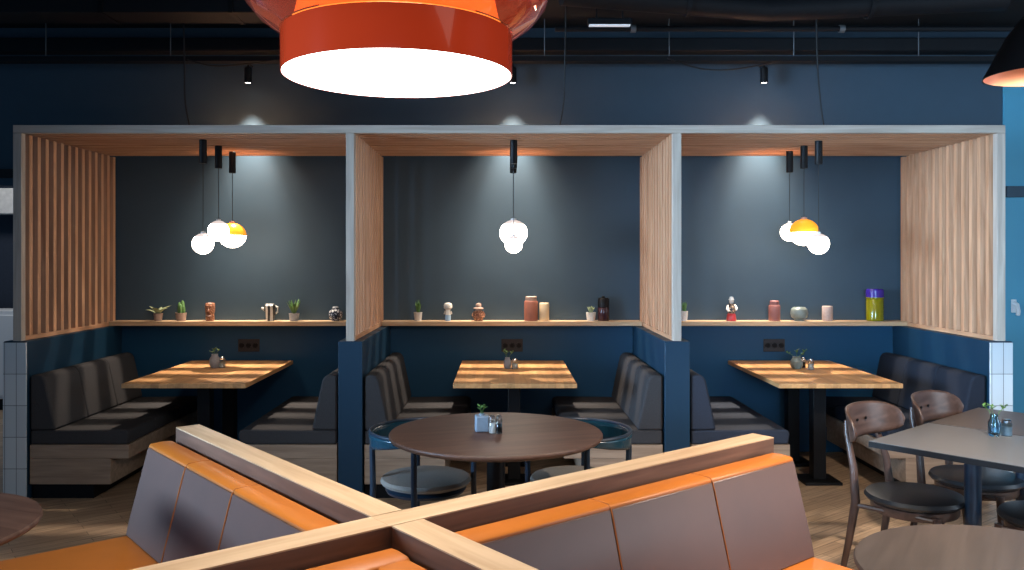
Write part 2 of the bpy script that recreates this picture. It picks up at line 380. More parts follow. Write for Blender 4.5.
# ------------------------------------------------------------------ timber frame with slatted screens and canopies
fr = thing('slatted_timber_frame', 'long oak frame with slatted screens and canopies above the three booths', 'booth frame', (0, 0, 0))
MB().box(POSTX[0][0], POSTX[3][1], YF, YF+0.05, ZT-0.053, ZT).build('front_beam', 'postX', fr, bevel=0.002)
for a, b in POSTX:
    MB().box(a, b, YF, YF+0.05, ZP, ZT-0.0535).build('post', 'postZ', fr, bevel=0.002)
NS = 13
ys = [YF+0.062+(YB-YF-0.165)*(k+0.35)/NS for k in range(NS)]
def screen(x0, x1):
    """open screen of upright fins on a bottom rail"""
    mb = MB()
    for k in range(13):
        y = YF+0.058+(YB-YF-0.072)*(k+0.5)/13-0.012; mb.box(x0, x1, y, y+0.040, ZP+0.03, 2.4275)
    mb.build('slatted_screen', 'oakZ', fr)
    MB().box(x0, x1, YF+0.052, YB-0.003, ZP, ZP+0.029).build('bottom_rail', 'oakY', fr, bevel=0.001)
for a, b in POSTX: screen(a+0.001, b-0.001)
for i in range(3):
    mb = MB()
    x0, x1 = POSTX[i][0]+0.003 if i == 0 else (POSTX[i][0]+POSTX[i][1])/2+0.001, (POSTX[i+1][1]-0.003 if i == 2 else (POSTX[i+1][0]+POSTX[i+1][1])/2-0.001)
    for y in ys: mb.box(x0, x1, y+0.001, y+0.036, 2.428, 2.474)
    mb.build('canopy_slats', 'oakX', fr)

# ------------------------------------------------------------------ wall shelves
for i, l in enumerate(['thin oak ledge on the wall of the left booth', 'thin oak ledge on the wall of the middle booth', 'thin oak ledge on the wall of the right booth']):
    x0, x1 = (HALF[0][1], HALF[1][0], HALF[1][1], HALF[2][0], HALF[2][1], HALF[3][0])[2*i:2*i+2]
    x0 = POSTX[i][1]+0.001; x1 = POSTX[i+1][0]-0.001
    tag(MB().box(x0, x1, YB-0.16, YB-0.001, ZP+0.001, SHELF_Z).build('wall_shelf', 'paleX', bevel=0.003), l, 'shelf')
    s = thing('wall_socket', ['black triple wall socket above the left booth table', 'black triple wall socket above the middle booth table', 'black triple wall socket above the right booth table'][i],
              'wall socket', ([-2.095, 0.075, 2.235][i], YB-0.0125, 0.88), 0, 'wall sockets in the booths')
    MB().box(-0.088, 0.088, -0.010, 0, -0.052, 0.052).build('face_plate', 'socket', s, bevel=0.003)
    for k in (-1, 0, 1):
        ob_ = MB().lathe([(0.022,0),(0.022,0.004),(0.018,0.004),(0.017,0.001),(0,0.001)], n=20); o = ob_.build('outlet', 'black', s); o.rotation_euler = (PI/2, 0, 0); o.location = (k*0.056, -0.0103, 0)

# ------------------------------------------------------------------ booth benches
def booth_bench(L, n, label, loc, rz, mat='fabric'):
    t = thing('booth_bench', label, 'bench', loc, rz)
    MB().box(0.03, L-0.03, 0.012, 0.42, 0, 0.10).build('plinth', 'black', t)
    MB().box(0, L, 0.01, 0.545, 0.10, 0.27).build('base', 'base_oak', t, bevel=0.002)
    MB().box(0, L, 0.01, 0.665, 0.271, 0.362).build('apron', 'base_oak', t, bevel=0.002)
    w_ = L/n
    for k in range(n):
        a, b = k*w_+0.002, (k+1)*w_-0.002
        MB().prism([(0.012,0.364),(0.655,0.364),(0.665,0.43),(0.658,0.453),(0.63,0.462),(0.012,0.455)], a, b).build('seat_cushion', mat, t, bevel=0.012, seg=3)
        MB().prism([(0.010,0.457),(0.178,0.460),(0.170,0.50),(0.110,0.785),(0.090,0.817),(0.060,0.824),(0.010,0.820)], a, b).build('back_cushion', mat, t, bevel=0.014, seg=3)
    return t
BL = 1.362
gl = ['left booth', 'middle booth', 'right booth']
for i in range(3):
    xl, xr = HALF[i][1]+0.001, HALF[i+1][0]-0.001
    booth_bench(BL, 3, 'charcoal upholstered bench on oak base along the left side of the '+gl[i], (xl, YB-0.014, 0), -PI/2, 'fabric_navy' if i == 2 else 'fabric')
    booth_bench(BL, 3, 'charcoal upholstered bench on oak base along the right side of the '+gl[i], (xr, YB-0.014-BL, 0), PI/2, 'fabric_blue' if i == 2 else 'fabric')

# ------------------------------------------------------------------ booth tables
for i in range(3):
    y0 = 5.61; y1 = 6.885; d = y1-y0
    t = thing('booth_table', ['striped butcher block table in the left booth', 'striped butcher block table in the middle booth', 'striped butcher block table in the right booth'][i],
              'table', ([-2.135, 0.08, 2.258][i], y0, 0))
    MB().box(-0.415, 0.415, 0, d, 0.729, 0.76).build('tabletop', 'butcher', t, bevel=0.003)
    for yy in (0.42, d-0.32):
        MB().box(-0.25, 0.25, yy-0.04, yy+0.04, 0.703, 0.728).build('top_bracket', 'black', t)
        MB().box(-0.045, 0.045, yy-0.045, yy+0.045, 0.021, 0.702).build('pedestal', 'black', t, bevel=0.003)
        MB().box(-0.13, 0.13, yy-0.13, yy+0.13, 0.0, 0.020).build('foot_plate', 'black', t, bevel=0.003)

# ------------------------------------------------------------------ spotlights on the ceiling tray
for i, x in enumerate([-2.07, 0.08, 2.12]):
    t = thing('spotlight', ['small black spotlight high on the wall above the left booth', 'small black spotlight above the middle booth, half behind the orange pendant', 'small black spotlight high on the wall above the right booth'][i], 'spotlight', (x, 6.82, 3.02))
    MB().lathe([(0.0,0.012),(0.024,0.012),(0.024,0.0),(0.030,0.0),(0.030,0.12),(0.022,0.13),(0,0.13)], n=24).build('body', 'black', t)
    MB().lathe([(0,0.004),(0.0235,0.004),(0.0235,0.010),(0,0.010)], n=24).build('lens', 'spot_lens', t)
    MB().tube([(0,0,0.131),(0,0,0.150),(0,0.02,0.160),(0,0.121,0.160)], 0.006).build('stem', 'black', t)
    spot('spotlight_beam', (x, 6.82, 3.015), (x, 6.45, 0.9), 370, 76, 1.0, (1.0, 0.84, 0.68), 0.012)
    spot('spotlight_core', (x, 6.82, 3.014), (x, 6.81, 0.9), 270, 45, 0.8, (1.0, 0.88, 0.74), 0.012)

# ------------------------------------------------------------------ globe pendants in the booths
def globe_pendant(x, y, z, r, kind, label, flat=1.0, grp='globe pendants in the booths'):
    """z = centre of the globe; top cap fixed under the canopy"""
    ztop = 2.427
    t = thing('globe_pendant', label, 'pendant lamp', (x, y, ztop), 0, grp)
    MB().lathe([(0,-0.165),(0.024,-0.165),(0.026,-0.160),(0.026,-0.002),(0.024,0),(0,0)], n=24).build('ceiling_mount', 'black', t)
    zc = z-ztop
    MB().tube([(0,0,-0.165),(0,0,zc+r*flat+0.01)], 0.0025, 6).build('cord', 'cord', t)
    split = -0.02 if kind == 'amber' else 0.7
    low = [(r*math.cos(a), zc+r*flat*math.sin(a)) for a in [(-PI/2)+(PI/2+split)*k/12 for k in range(13)]]; low[0] = (0, low[0][1])
    MB().lathe(low, n=32).build('glass_globe', 'opal', t)
    up = [(r*1.003*math.cos(a), zc+r*flat*math.sin(a)) for a in [split+(PI/2-split)*k/8 for k in range(9)]]; up[-1] = (0, up[-1][1])
    MB().lathe(up, n=32).build('upper_glass', 'amber' if kind == 'amber' else 'opal_top', t, label='amber glass upper half' if kind == 'amber' else 'smoky clear upper half')
    MB().lathe([(0,zc+r*flat-0.004),(r*0.22,zc+r*flat-0.004),(r*0.2,zc+r*flat+0.010),(0.006,zc+r*flat+0.014),(0,zc+r*flat+0.014)], n=20).build('cap', 'copper' if kind == 'amber' else 'white_plastic', t)
globe_pendant(-2.10, 5.88, 1.700, 0.073, 'white', 'lowest white globe lamp hanging in the left booth')
globe_pendant(-2.10, 6.20, 1.800, 0.076, 'white', 'middle white globe lamp hanging in the left booth')
globe_pendant(-2.11, 6.55, 1.777, 0.105, 'amber', 'amber topped globe lamp hanging in the left booth', 0.93)
globe_pendant(0.075, 5.90, 1.695, 0.062, 'white', 'small lower globe lamp hanging in the middle booth')
globe_pendant(0.078, 6.20, 1.785, 0.103, 'white', 'large pale globe lamp hanging in the middle booth', 0.93)
globe_pendant(0.080, 6.55, 1.795, 0.070, 'white', 'rearmost globe lamp hidden behind others in the middle booth')
globe_pendant(2.228, 5.93, 1.700, 0.073, 'white', 'lowest white globe lamp hanging in the right booth')
globe_pendant(2.222, 6.20, 1.790, 0.106, 'amber', 'amber topped globe lamp hanging in the right booth', 0.93)
globe_pendant(2.218, 6.50, 1.800, 0.070, 'white', 'rear white globe lamp hanging in the right booth')

# ------------------------------------------------------------------ big orange pendant and copper pendant
t = thing('drum_pendant', 'large orange drum pendant with glowing white underside in the foreground', 'pendant lamp', (-0.322, 2.575, 2.157))
MB().lathe([(0.3465,0.0),(0.350,0.0),(0.350,0.122),(0.340,0.122),(0.3465,0.0)], n=96).build('drum', 'drum', t)
MB().lathe([(0,0.001),(0.346,0.001),(0.345,0.010),(0,0.010)], n=96).build('diffuser', 'diffuser', t)
MB().lathe([(0.352,0.124),(0.375,0.140),(0.42,0.172),(0.455,0.215),(0.470,0.27),(0.455,0.33),(0.40,0.39),(0.30,0.43),(0.06,0.45),(0.06,0.444),(0.30,0.424),(0.395,0.385),(0.449,0.327),(0.464,0.27),(0.449,0.218),(0.415,0.178),(0.373,0.146),(0.352,0.130),(0.352,0.124)], n=96).build('bowl', 'bowl', t)
MB().lathe([(0,0.13),(0.325,0.13),(0.315,0.16),(0.29,0.26),(0.24,0.36),(0,0.36)], n=64).build('inner_shade', 'core', t)
MB().lathe([(0.0,0.44),(0.07,0.44),(0.07,0.47),(0.02,0.49),(0.0,0.49)], n=24).build('cap', 'black', t)
MB().tube([(0,0,0.49),(0,0,3.5-2.145)], 0.004).build('cord', 'cord', t)
pl = bpy.data.lights.new('drum_pendant_light', 'AREA'); pl.shape = 'DISK'; pl.size = 0.62; pl.energy = 26; pl.color = (1, 0.93, 0.84)
po = bpy.data.objects.new('drum_pendant_light', pl); COL.objects.link(po); po.location = (-0.322, 2.575, 2.147)
t = thing('cone_pendant', 'black cone pendant with copper inside at the top right corner', 'pendant lamp', (1.97, 3.05, 2.262))
MB().lathe([(0.198,0.0),(0.202,0.0),(0.125,0.150),(0.06,0.235),(0.045,0.30),(0.0,0.305)], n=64).build('shade', 'black', t)
MB().lathe([(0.197,0.001),(0.120,0.148),(0.055,0.230),(0,0.24)], n=64).build('inner_lining', 'copper', t, label='copper lining')
MB().lathe([(0,0.10),(0.025,0.11),(0.035,0.14),(0.02,0.18),(0.016,0.225),(0,0.225)], n=20).build('bulb', 'spot_lens', t)
MB().tube([(0,0,0.30),(0,0,3.5-2.262)], 0.004).build('cord', 'cord', t)
spot('cone_pendant_light', (1.97, 3.05, 2.36), (2.2, 3.4, 0), 330, 125, 0.5, (1, 0.84, 0.68), 0.04)

# ------------------------------------------------------------------ ceiling services
t = thing('cable_tray', 'long black cable tray hung on thin rods across the wall', 'cable tray', (0, 6.70, 3.18))
MB().box(-6.5, 6.5, -0.05, 0.05, -0.02, 0.02).build('tray', 'duct', t, bevel=0.003)
for k in range(-5, 5):
    MB().tube([(0.33+k*0.99, -0.03, 0.0205), (0.33+k*0.99, -0.03, 0.3195)], 0.004, 6).build('rod', 'rod', t)
tag(MB().box(-6.5, 6.5, -0.07, 0.07, -0.055, 0.055).build('ceiling_duct', 'duct', bevel=0.01), 'flat black rectangular duct above the cable tray', 'duct', loc=(0, 6.865, 3.33))
t = thing('pipe', 'thin black pipe running across under the ceiling, right half', 'pipe', (2.2, 6.45, 3.36))
MB().tube([(-1.8,0,0),(3.6,0,0)], 0.022, 12).build('run', 'duct', t)
for x in (-1.2, 0.4, 2.0, 3.2): o = MB().lathe([(0.023,-0.02),(0.03,-0.02),(0.03,0.02),(0.023,0.02)], n=16).build('clamp', 'rod', t); o.rotation_euler = (0, PI/2, 0); o.location = (x, 0, 0)
t = thing('round_duct', 'black spiral duct slanting under the ceiling on the right', 'duct', (1.9, 6.05, 3.34))
MB().tube([(-1.5,-0.35,0.06),(0.0,0.0,0.05),(1.6,-0.2,0.07)], 0.085, 20).build('run', 'duct', t)
for s_ in (-0.6, 0.7): o = MB().lathe([(0.086,-0.015),(0.096,-0.015),(0.096,0.015),(0.086,0.015)], n=24).build('joint', 'duct', t); o.rotation_euler = (0, PI/2, 0); o.location = (s_, -0.14 if s_ < 0 else -0.087, 0.056)
t = thing('square_duct', 'black square duct with hangers near the ceiling on the left', 'duct', (-3.0, 5.95, 3.36))
MB().box(-1.2, 1.6, -0.14, 0.14, -0.06, 0.10).build('run', 'duct', t, bevel=0.005)
for x in (-0.7, 0.2, 1.1): MB().box(x, x+0.03, -0.15, 0.15, -0.066, 0.14).build('strap', 'black', t)
t = thing('reflection_streak', 'pale glowing streak on a slim black body, painted reflection under the ceiling', 'reflection', (0.78, 6.15, 3.30))
MB().box(-0.16, 0.16, -0.03, 0.03, 0.006, 0.05).box(-0.1, -0.09, -0.005, 0.005, 0.05, 0.1995).box(0.09, 0.1, -0.005, 0.005, 0.05, 0.1995).build('streak_body', 'duct', t, bevel=0.003)
MB().box(-0.15, 0.15, -0.022, 0.022, -0.002, 0.0055).build('diffuser', emis('streak_glow', (0.75, 0.85, 1.0), 0.5), t)  # glowing bar added in place of a lamp's reflection on the duct
def cable(pts, label):
    P = [Vector(p) for p in pts]; out = []
    for i in range(len(P)-1):
        p0, p1, p2, p3 = P[max(i-1,0)], P[i], P[i+1], P[min(i+2, len(P)-1)]
        for k in range(8):
            u = k/8; out.append(0.5*((2*p1)+(-p0+p2)*u+(2*p0-5*p1+4*p2-p3)*u*u+(-p0+3*p1-3*p2+p3)*u**3))
    out.append(P[-1])
    o = MB().tube(out, 0.006, 6).build('cable', 'cord'); tag(o, label, 'cable')
cable([(-2.38,6.25,3.5),(-2.37,6.25,3.05),(-2.36,6.24,2.75),(-2.30,6.22,2.485)], 'black power cable dropping onto the left booth canopy')
cable([(0.47,6.25,3.5),(0.46,6.25,3.05),(0.45,6.24,2.75),(0.40,6.22,2.485)], 'black power cable dropping onto the middle booth canopy')
cable([(2.33,6.25,3.5),(2.34,6.25,3.05),(2.36,6.24,2.75),(2.39,6.22,2.485)], 'black power cable dropping onto the right booth canopy')
cable([(1.30,6.643,3.18),(1.55,6.64,3.10),(1.80,6.64,3.09),(2.12,6.643,3.14)], 'slack grey-black cable sagging below the tray beside right spotlight')
cable([(-2.5,6.643,3.17),(-2.3,6.64,3.12),(-2.07,6.64,3.13),(-1.75,6.643,3.17)], 'slack black cable sagging below the tray beside left spotlight')

# ------------------------------------------------------------------ crossed timber partition with leather benches
CX, CY = -0.298, 2.363
TH = math.radians(38.7)
PZ = 0.870
pt = thing('cross_partition', 'pale oak crossing partition with thick flat cap in the foreground', 'partition', (CX, CY, 0), TH)
HWD = 0.050
def arm(ang, L, start):
    o = MB().box(start, L, -HWD, HWD, 0.0, PZ-0.0045).build('panel', 'panel_shaded', pt)
    o2 = MB().box(start, L+0.0005, -HWD-0.0005, HWD+0.0005, PZ-0.004, PZ).build('cap', 'paleX', pt)
    o.rotation_euler = o2.rotation_euler = (0, 0, ang)
arm(0, 1.755, -HWD-0.004); arm(PI/2+0.018, 1.68, HWD+0.0045); arm(PI, 1.25, HWD+0.0045); arm(-PI/2, 1.0, HWD+0.0045)

def leather_backs(t, seams, off=(0,0,0), rz=0.0):
    out = []
    for a0, b0 in zip(seams, seams[1:]):
        a, b = a0+0.002, b0-0.002
        out.append(MB().prism([(0.010,0.449),(0.200,0.449),(0.190,0.50),(0.112,0.797),(0.108,0.803),(0.010,0.803)], a, b).build('back_panel', 'leather_shaded', t, bevel=0.004, seg=2, label='cognac leather back panel with shade painted in'))
        out.append(MB().prism([(0.008,0.798),(0.108,0.798),(0.107,0.809),(0.098,0.816),(0.050,0.819),(0.012,0.816)], a-0.001, b+0.001).build('back_top', 'leather', t, bevel=0.004, seg=3, label='bright cognac leather top edge'))
        if a0 != seams[0]:
            out.append(MB().tube([(a0,0.012,0.815),(a0,0.098,0.815),(a0,0.110,0.803),(a0,0.119,0.775),(a0,0.190,0.50),(a0,0.202,0.452)], 0.0028, 6).build('piping', 'thread', t))
    for o in out: o.location = off; o.rotation_euler = (0,0,rz)
def leather_bench(L, seams, label, loc, rz):
    t = thing('leather_bench', label, 'bench', loc, rz)
    MB().box(0.03, L-0.03, 0.01, 0.64, 0, 0.099).build('plinth', 'black', t)
    MB().box(0, L, 0.006, 0.70, 0.10, 0.345).build('base', 'walnutX', t, bevel=0.003)
    MB().prism([(0.01,0.346),(0.745,0.346),(0.76,0.36),(0.76,0.43),(0.74,0.448),(0.01,0.448)], 0, L).build('seat', 'leather', t, bevel=0.012, seg=3)
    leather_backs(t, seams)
    return t
def cpt(ang, along, side):
    """point measured from the crossing: along an arm, then to its left side"""
    a = TH+ang; return (CX+along*math.cos(a)-side*math.sin(a), CY+along*math.sin(a)+side*math.cos(a), 0)
G = HWD+0.006
# right-hand quarter: bench against the far right arm, on its camera side (local x runs back towards the crossing)
LR, LL = 1.66, 1.60
leather_bench(LR, [0, 0.515, 1.03, LR], 'cognac leather bench leaning on the right arm of the crossed partition', cpt(0, G+LR+0.002, -G), TH+PI)
# left-hand quarter: bench against the far left arm
leather_bench(LL, [0, LL-0.91, LL-0.455, LL], 'cognac leather bench leaning on the left arm of the crossed partition', cpt(PI/2+0.018, G+0.022, G+0.001), TH+PI/2+0.018)
# nearest quarter: one bench that turns the corner
cb = leather_bench(0.95, [0, 0.48, 0.95], 'cognac leather corner bench in the nearest quarter of the crossed partition', cpt(PI, G+0.002, G), TH+PI)
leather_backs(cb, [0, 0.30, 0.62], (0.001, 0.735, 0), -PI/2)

# ------------------------------------------------------------------ round tables
def round_table(x, y, R, label, top='round_top', rz=0.3):
    t = thing('round_table', label, 'table', (x, y, 0), rz)
    MB().lathe([(0,0.722),(R-0.02,0.722),(R-0.004,0.730),(R,0.737),(R,0.744),(R-0.004,0.75),(0,0.75)], n=96).build('tabletop', top, t)
    MB().lathe([(0,0),(0.24,0),(0.24,0.012),(0.10,0.022),(0.045,0.05),(0.045,0.70),(0.15,0.712),(0.15,0.7215),(0,0.7215)], n=40).build('pedestal', 'black', t)
round_table(-0.035, 4.11, 0.52, 'round dark walnut table in front of the middle booth')
round_table(1.40, 2.265, 0.42, 'round brown table cut off by the bottom right corner', 'browntable', 1.0)
round_table(-1.925, 2.64, 0.42, 'round dark red-brown table at the left edge', rz=-0.4)

# ------------------------------------------------------------------ tub chairs at the round table
def tub_chair(label, loc, rz):
    t = thing('tub_chair', label, 'chair', loc, rz, 'tub chairs at the round table')   # faces +x
    MB().lathe([(0,0.425),(0.19,0.425),(0.225,0.437),(0.235,0.452),(0.225,0.468),(0.15,0.476),(0,0.477)], n=40, sx=1.0, sy=1.0).build('seat', 'grey_fabric', t)
    MB().lathe([(0,0.395),(0.20,0.395),(0.21,0.41),(0.19,0.424),(0,0.424)], n=32).build('seat_frame', 'navy_metal', t)
    A0, A1 = math.radians(62), math.radians(298)
    def band(u, v):
        a = A0+(A1-A0)*u; h = 0.010+0.036*math.sin(PI*u); z = 0.705-h+h*(2*v-1); r = 0.275+0.008*v
        return (r*math.cos(a), r*math.sin(a), z)
    MB().grid(band, 40, 4).build('backrest', 'blue_leather', t, solid=0.022, bevel=0)
    pts = [band(u/40, 1) for u in range(41)]
    MB().tube([(p[0]*1.01, p[1]*1.01, p[2]+0.006) for p in pts], 0.009, 8).build('top_rail', 'navy_metal', t)
    for a, top in ((62, 0.68), (298, 0.68), (140, 0.64), (220, 0.64)):
        a = math.radians(a); c, s_ = math.cos(a), math.sin(a)
        MB().tube([(0.276*c,0.276*s_,top),(0.272*c,0.272*s_,0.42),(0.285*c,0.285*s_,0.0)], [0.015,0.016,0.011], 10).build('leg', 'navy_metal', t)
    MB().tube([(0.20*math.cos(k*PI/2+0.5),0.20*math.sin(k*PI/2+0.5),0.405) for k in range(5)], 0.006).build('brace', 'navy_metal', t)
tub_chair('petrol blue tub chair tucked under the left of the round table', (-0.40, 4.36, 0), math.radians(-35))
tub_chair('petrol blue tub chair tucked under the right of the round table', (0.375, 4.36, 0), math.radians(-145))

# ------------------------------------------------------------------ square tables on the right
ang = math.radians(41)
def square_table(x, y, label, top):
    t = thing('square_table', label, 'table', (x, y, 0), ang)
    MB().box(-0.330, 0.330, -0.330, 0.330, 0.748, 0.75).build('tabletop', top, t)
    MB().box(-0.331, 0.331, -0.331, 0.331, 0.722, 0.7475).build('edge', 'black', t, label='black edge band')
    MB().box(-0.20, 0.20, -0.02, 0.02, 0.700, 0.7215).build('bracket', 'black', t)
    MB().tube([(0,0,0.012),(0,0,0.70)], 0.036, 20).build('pedestal', 'navy_metal', t)
    MB().lathe([(0,0),(0.21,0),(0.21,0.010),(0.05,0.018),(0,0.018)], n=36).build('foot_plate', 'black', t)
square_table(2.165, 3.87, 'square grey topped table at the right with vase and jar', 'greytop')
dx, dy = 0.672*math.cos(ang), 0.672*math.sin(ang)
square_table(2.165+dx, 3.87+dy, 'square brown topped table just behind the grey one at right', 'browntop')

# ------------------------------------------------------------------ wooden chairs
def wood_chair(label, loc, rz):
    t = thing('wooden_chair', label, 'chair', loc, rz, 'wooden chairs at the square tables')   # faces +y
    MB().lathe([(0,0.432),(0.20,0.432),(0.222,0.440),(0.230,0.452),(0.220,0.468),(0.17,0.478),(0,0.482)], n=48, sy=0.97).build('seat', 'black_leather', t)
    MB().lathe([(0.14,0.385),(0.195,0.385),(0.20,0.395),(0.20,0.425),(0.19,0.431),(0.14,0.431),(0.14,0.385)], n=40, sy=0.97).build('seat_frame', 'walnutX', t)
    def back(u, v):
        q = 2*u-1; h = 0.078*max(0.0, 1-abs(q)**3.2)**0.5+0.004
        zc = 0.775+0.012*(1-q*q)
        return (0.265*math.sin(q*1.25)/math.sin(1.25), -0.275+0.115*(1-math.cos(q*1.25))/(1-math.cos(1.25))-0.03*(2*v-1)*h/0.085*0.5, zc+h*(2*v-1))
    MB().grid(back, 32, 10).build('backrest', 'walnutX', t, solid=0.014)
    for sx in (-1, 1):
        MB().tube([(sx*0.205,-0.270,0.0),(sx*0.192,-0.225,0.25),(sx*0.185,-0.200,0.42),(sx*0.175,-0.215,0.58),(sx*0.15,-0.262,0.74),(sx*0.145,-0.268,0.80)], [0.012,0.018,0.021,0.018,0.014,0.009], 12).build('leg', 'walnutZ', t)
        MB().tube([(sx*0.195,0.200,0.0),(sx*0.165,0.168,0.42)], [0.012,0.019], 12).build('leg', 'walnutZ', t)
        MB().tube([(sx*0.045,-0.262,0.79),(sx*0.045,-0.256,0.79)], 0.007, 12).build('peg', 'black', t)
        MB().tube([(sx*0.186,-0.20,0.405),(sx*0.166,0.165,0.405)], 0.012, 8).build('side_rail', 'walnutY', t)
    return t
ca, sa = math.cos(ang), math.sin(ang)
def at_table(tx, ty, side, along, dist):
    """side +1: the far-left edge, -1: the near-right edge"""
    return (tx+along*ca-side*dist*sa, ty+along*sa+side*dist*ca, 0)
wood_chair('walnut chair with round black seat at the left side of the grey table', at_table(2.165, 3.87, 1, -0.03, 0.25), ang+PI)
wood_chair('walnut chair with round black seat behind, at the brown table', at_table(2.165+dx, 3.87+dy, 1, -0.10, 0.19), ang+PI)
wood_chair('walnut chair with black seat at the near side of the grey table', at_table(2.165, 3.87, -1, 0.10, 0.30), ang)

# ------------------------------------------------------------------ objects on the ledges
YS = 6.86
def sx_(px): return (px-503)/122.5
def pot(t, r0, r1, h, mat):
    MB().lathe([(0,0),(r0,0),(r1,h*0.9),(r1+0.001,h),(r1-0.005,h),(r1-0.006,h*0.85),(0,h*0.85)], n=28).build('pot', mat, t)
    MB().lathe([(0,h*0.85+0.001),(r1-0.007,h*0.85+0.001),(r1*0.5,h*0.9),(0,h*0.92)], n=20).build('soil', 'soil', t)
def plant(name, px, label, kind, r, h, mat, H, spread, n, lm='leaf'):
    t = thing(name, label, 'potted plant', (sx_(px), YS, SHELF_Z))
    pot(t, r*0.8, r, h, mat)
    mb = MB(); rnd = random.Random(int(px))
    for k in range(n):
        a = 2*PI*k/n+rnd.uniform(-.3,.3); q = rnd.uniform(0.35, 1.0) if kind != 'rosette' else rnd.uniform(0.75, 1.0)
        up = H*(1-0.35*q)*rnd.uniform(0.8,1.05) if kind != 'rosette' else H*rnd.uniform(0.35,1.0)
        mb.leaf((0.006*math.cos(a),0.006*math.sin(a),h*0.85),(spread*q*math.cos(a),min(0.07, spread*q*math.sin(a)),h+up), 0.021 if kind != 'rosette' else 0.030, lift=0.004 if kind != 'rosette' else 0.015)
    mb.build('leaves', lm, t)
    return t
plant('potted_succulent', 158, 'low broad-leaved green plant in clay pot, far left on the left ledge', 'rosette', 0.036, 0.062, 'pot', 0.065, 0.105, 14, 'leaf_pale')
t = thing('potted_cactus', 'upright ribbed cactus in small clay pot on the left ledge', 'potted plant', (sx_(181), YS, SHELF_Z)); pot(t, 0.036, 0.043, 0.066, 'pot')
for (ox, oy, r, hh) in ((-0.014,0,0.015,0.095),(0.010,0.005,0.017,0.110),(0.002,-0.015,0.014,0.080),(0.024,-0.006,0.012,0.07)):
    MB().lathe([(0,0.055),(r*0.9,0.055),(r,0.055+hh*0.5),(r*0.85,0.055+hh*0.85),(r*0.4,0.055+hh),(0,0.055+hh+0.003)], (ox,oy,0), 16).build('stem', 'leaf', t)
# carved brown cup
t = thing('face_cup', 'brown carved face cup standing on the left ledge', 'cup', (sx_(210), YS, SHELF_Z))
M['carved'] = pattern_mat('carved_brown', (0.16,0.06,0.03), (0.42,0.20,0.12), 60)
MB().lathe([(0,0),(0.032,0),(0.036,0.02),(0.033,0.06),(0.038,0.075),(0.040,0.11),(0.037,0.14),(0.032,0.146),(0.028,0.142),(0,0.142)], n=28).build('body', 'carved', t)
MB().lathe([(0,0),(0.010,0.004),(0.007,0.018),(0,0.03)], (0,-0.040,0.075), 12).build('nose', 'carved', t)
MB().tube([(-0.034,-0.015,0.118),(-0.012,-0.039,0.124),(0.012,-0.039,0.124),(0.034,-0.015,0.118)], 0.005).build('brow', 'carved', t)
MB().tube([(-0.022,-0.030,0.045),(0,-0.038,0.040),(0.022,-0.030,0.045)], 0.005).build('mouth', 'pot', t)
# striped jug
t = thing('striped_jug', 'black and white striped jug with flared arms on the left ledge', 'jug', (sx_(270), YS, SHELF_Z))
M['stripes'] = pattern_mat('black_white_stripes', (0.03,0.03,0.03), (0.62,0.60,0.55), 8, 'wave')
MB().lathe([(0,0),(0.032,0),(0.036,0.03),(0.040,0.08),(0.046,0.105),(0.046,0.125),(0.034,0.138),(0.030,0.134),(0,0.130)], n=28).build('body', 'stripes', t)
MB().tube([(0.034,0,0.05),(0.062,0,0.075),(0.066,0,0.108),(0.042,0,0.120)], [0.007,0.008,0.010,0.008]).build('handle', 'stripes', t)
MB().tube([(-0.038,0,0.085),(-0.056,0,0.100),(-0.070,0,0.106)], [0.012,0.011,0.010]).build('spout', 'stripes', t)
plant('potted_aloe', 294, 'spiky aloe in round clay pot on the left ledge', 'spike', 0.042, 0.062, 'pot_grey', 0.150, 0.085, 15)
t = thing('patterned_vase', 'round black and white patterned vase at the right end of left ledge', 'vase', (sx_(335.5), YS, SHELF_Z))
M['patch'] = pattern_mat('black_white_patches', (0.02,0.025,0.04), (0.60,0.60,0.62), 42)
MB().lathe([(0,0),(0.030,0),(0.050,0.022),(0.058,0.050),(0.050,0.080),(0.028,0.094),(0.026,0.106),(0.022,0.106),(0.022,0.090),(0,0.088)], n=32).build('body', 'patch', t)
MB().lathe([(0,0.106),(0.027,0.106),(0.020,0.117),(0,0.120)], n=20).build('lid', 'pot_grey', t)
# middle ledge
plant('potted_cactus', 418, 'thin upright cactus in pale pot on the middle ledge', 'spike', 0.034, 0.070, 'pot_white', 0.125, 0.035, 12)
t = thing('figurine', 'white figurine with a round head and pale blue feet', 'figurine', (sx_(448), YS, SHELF_Z))
M['whiteblue'] = band_mat('white_over_blue', 'Z', [(0,(0.25,0.42,0.62)),(0.048,(0.72,0.72,0.68))])
MB().lathe([(0,0),(0.022,0),(0.024,0.03),(0.021,0.07),(0.018,0.092),(0,0.092)], n=24).build('body', 'whiteblue', t)
MB().lathe([(0,0.0925),(0.022,0.093),(0.034,0.104),(0.035,0.128),(0.030,0.140),(0.014,0.147),(0,0.148)], n=28).build('head', 'pot_white', t)
for s_ in (-1, 1): MB().lathe([(0,-0.003),(0.003,0),(0,0.003)], (s_*0.012,-0.0335,0.122), 10).build('eye', 'black', t)
MB().tube([(-0.022,-0.004,0.082),(-0.030,-0.008,0.055)], 0.006).build('arm', 'pot_white', t); MB().tube([(0.022,-0.004,0.082),(0.030,-0.008,0.055)], 0.006).build('arm', 'pot_white', t)
t = thing('clay_jug_figure', 'reddish clay jug shaped like a hatted figure, middle ledge', 'figurine', (sx_(478.5), YS, SHELF_Z))
MB().lathe([(0,0),(0.034,0),(0.040,0.02),(0.041,0.055),(0.034,0.080),(0,0.082)], n=28).build('body', 'carved', t)
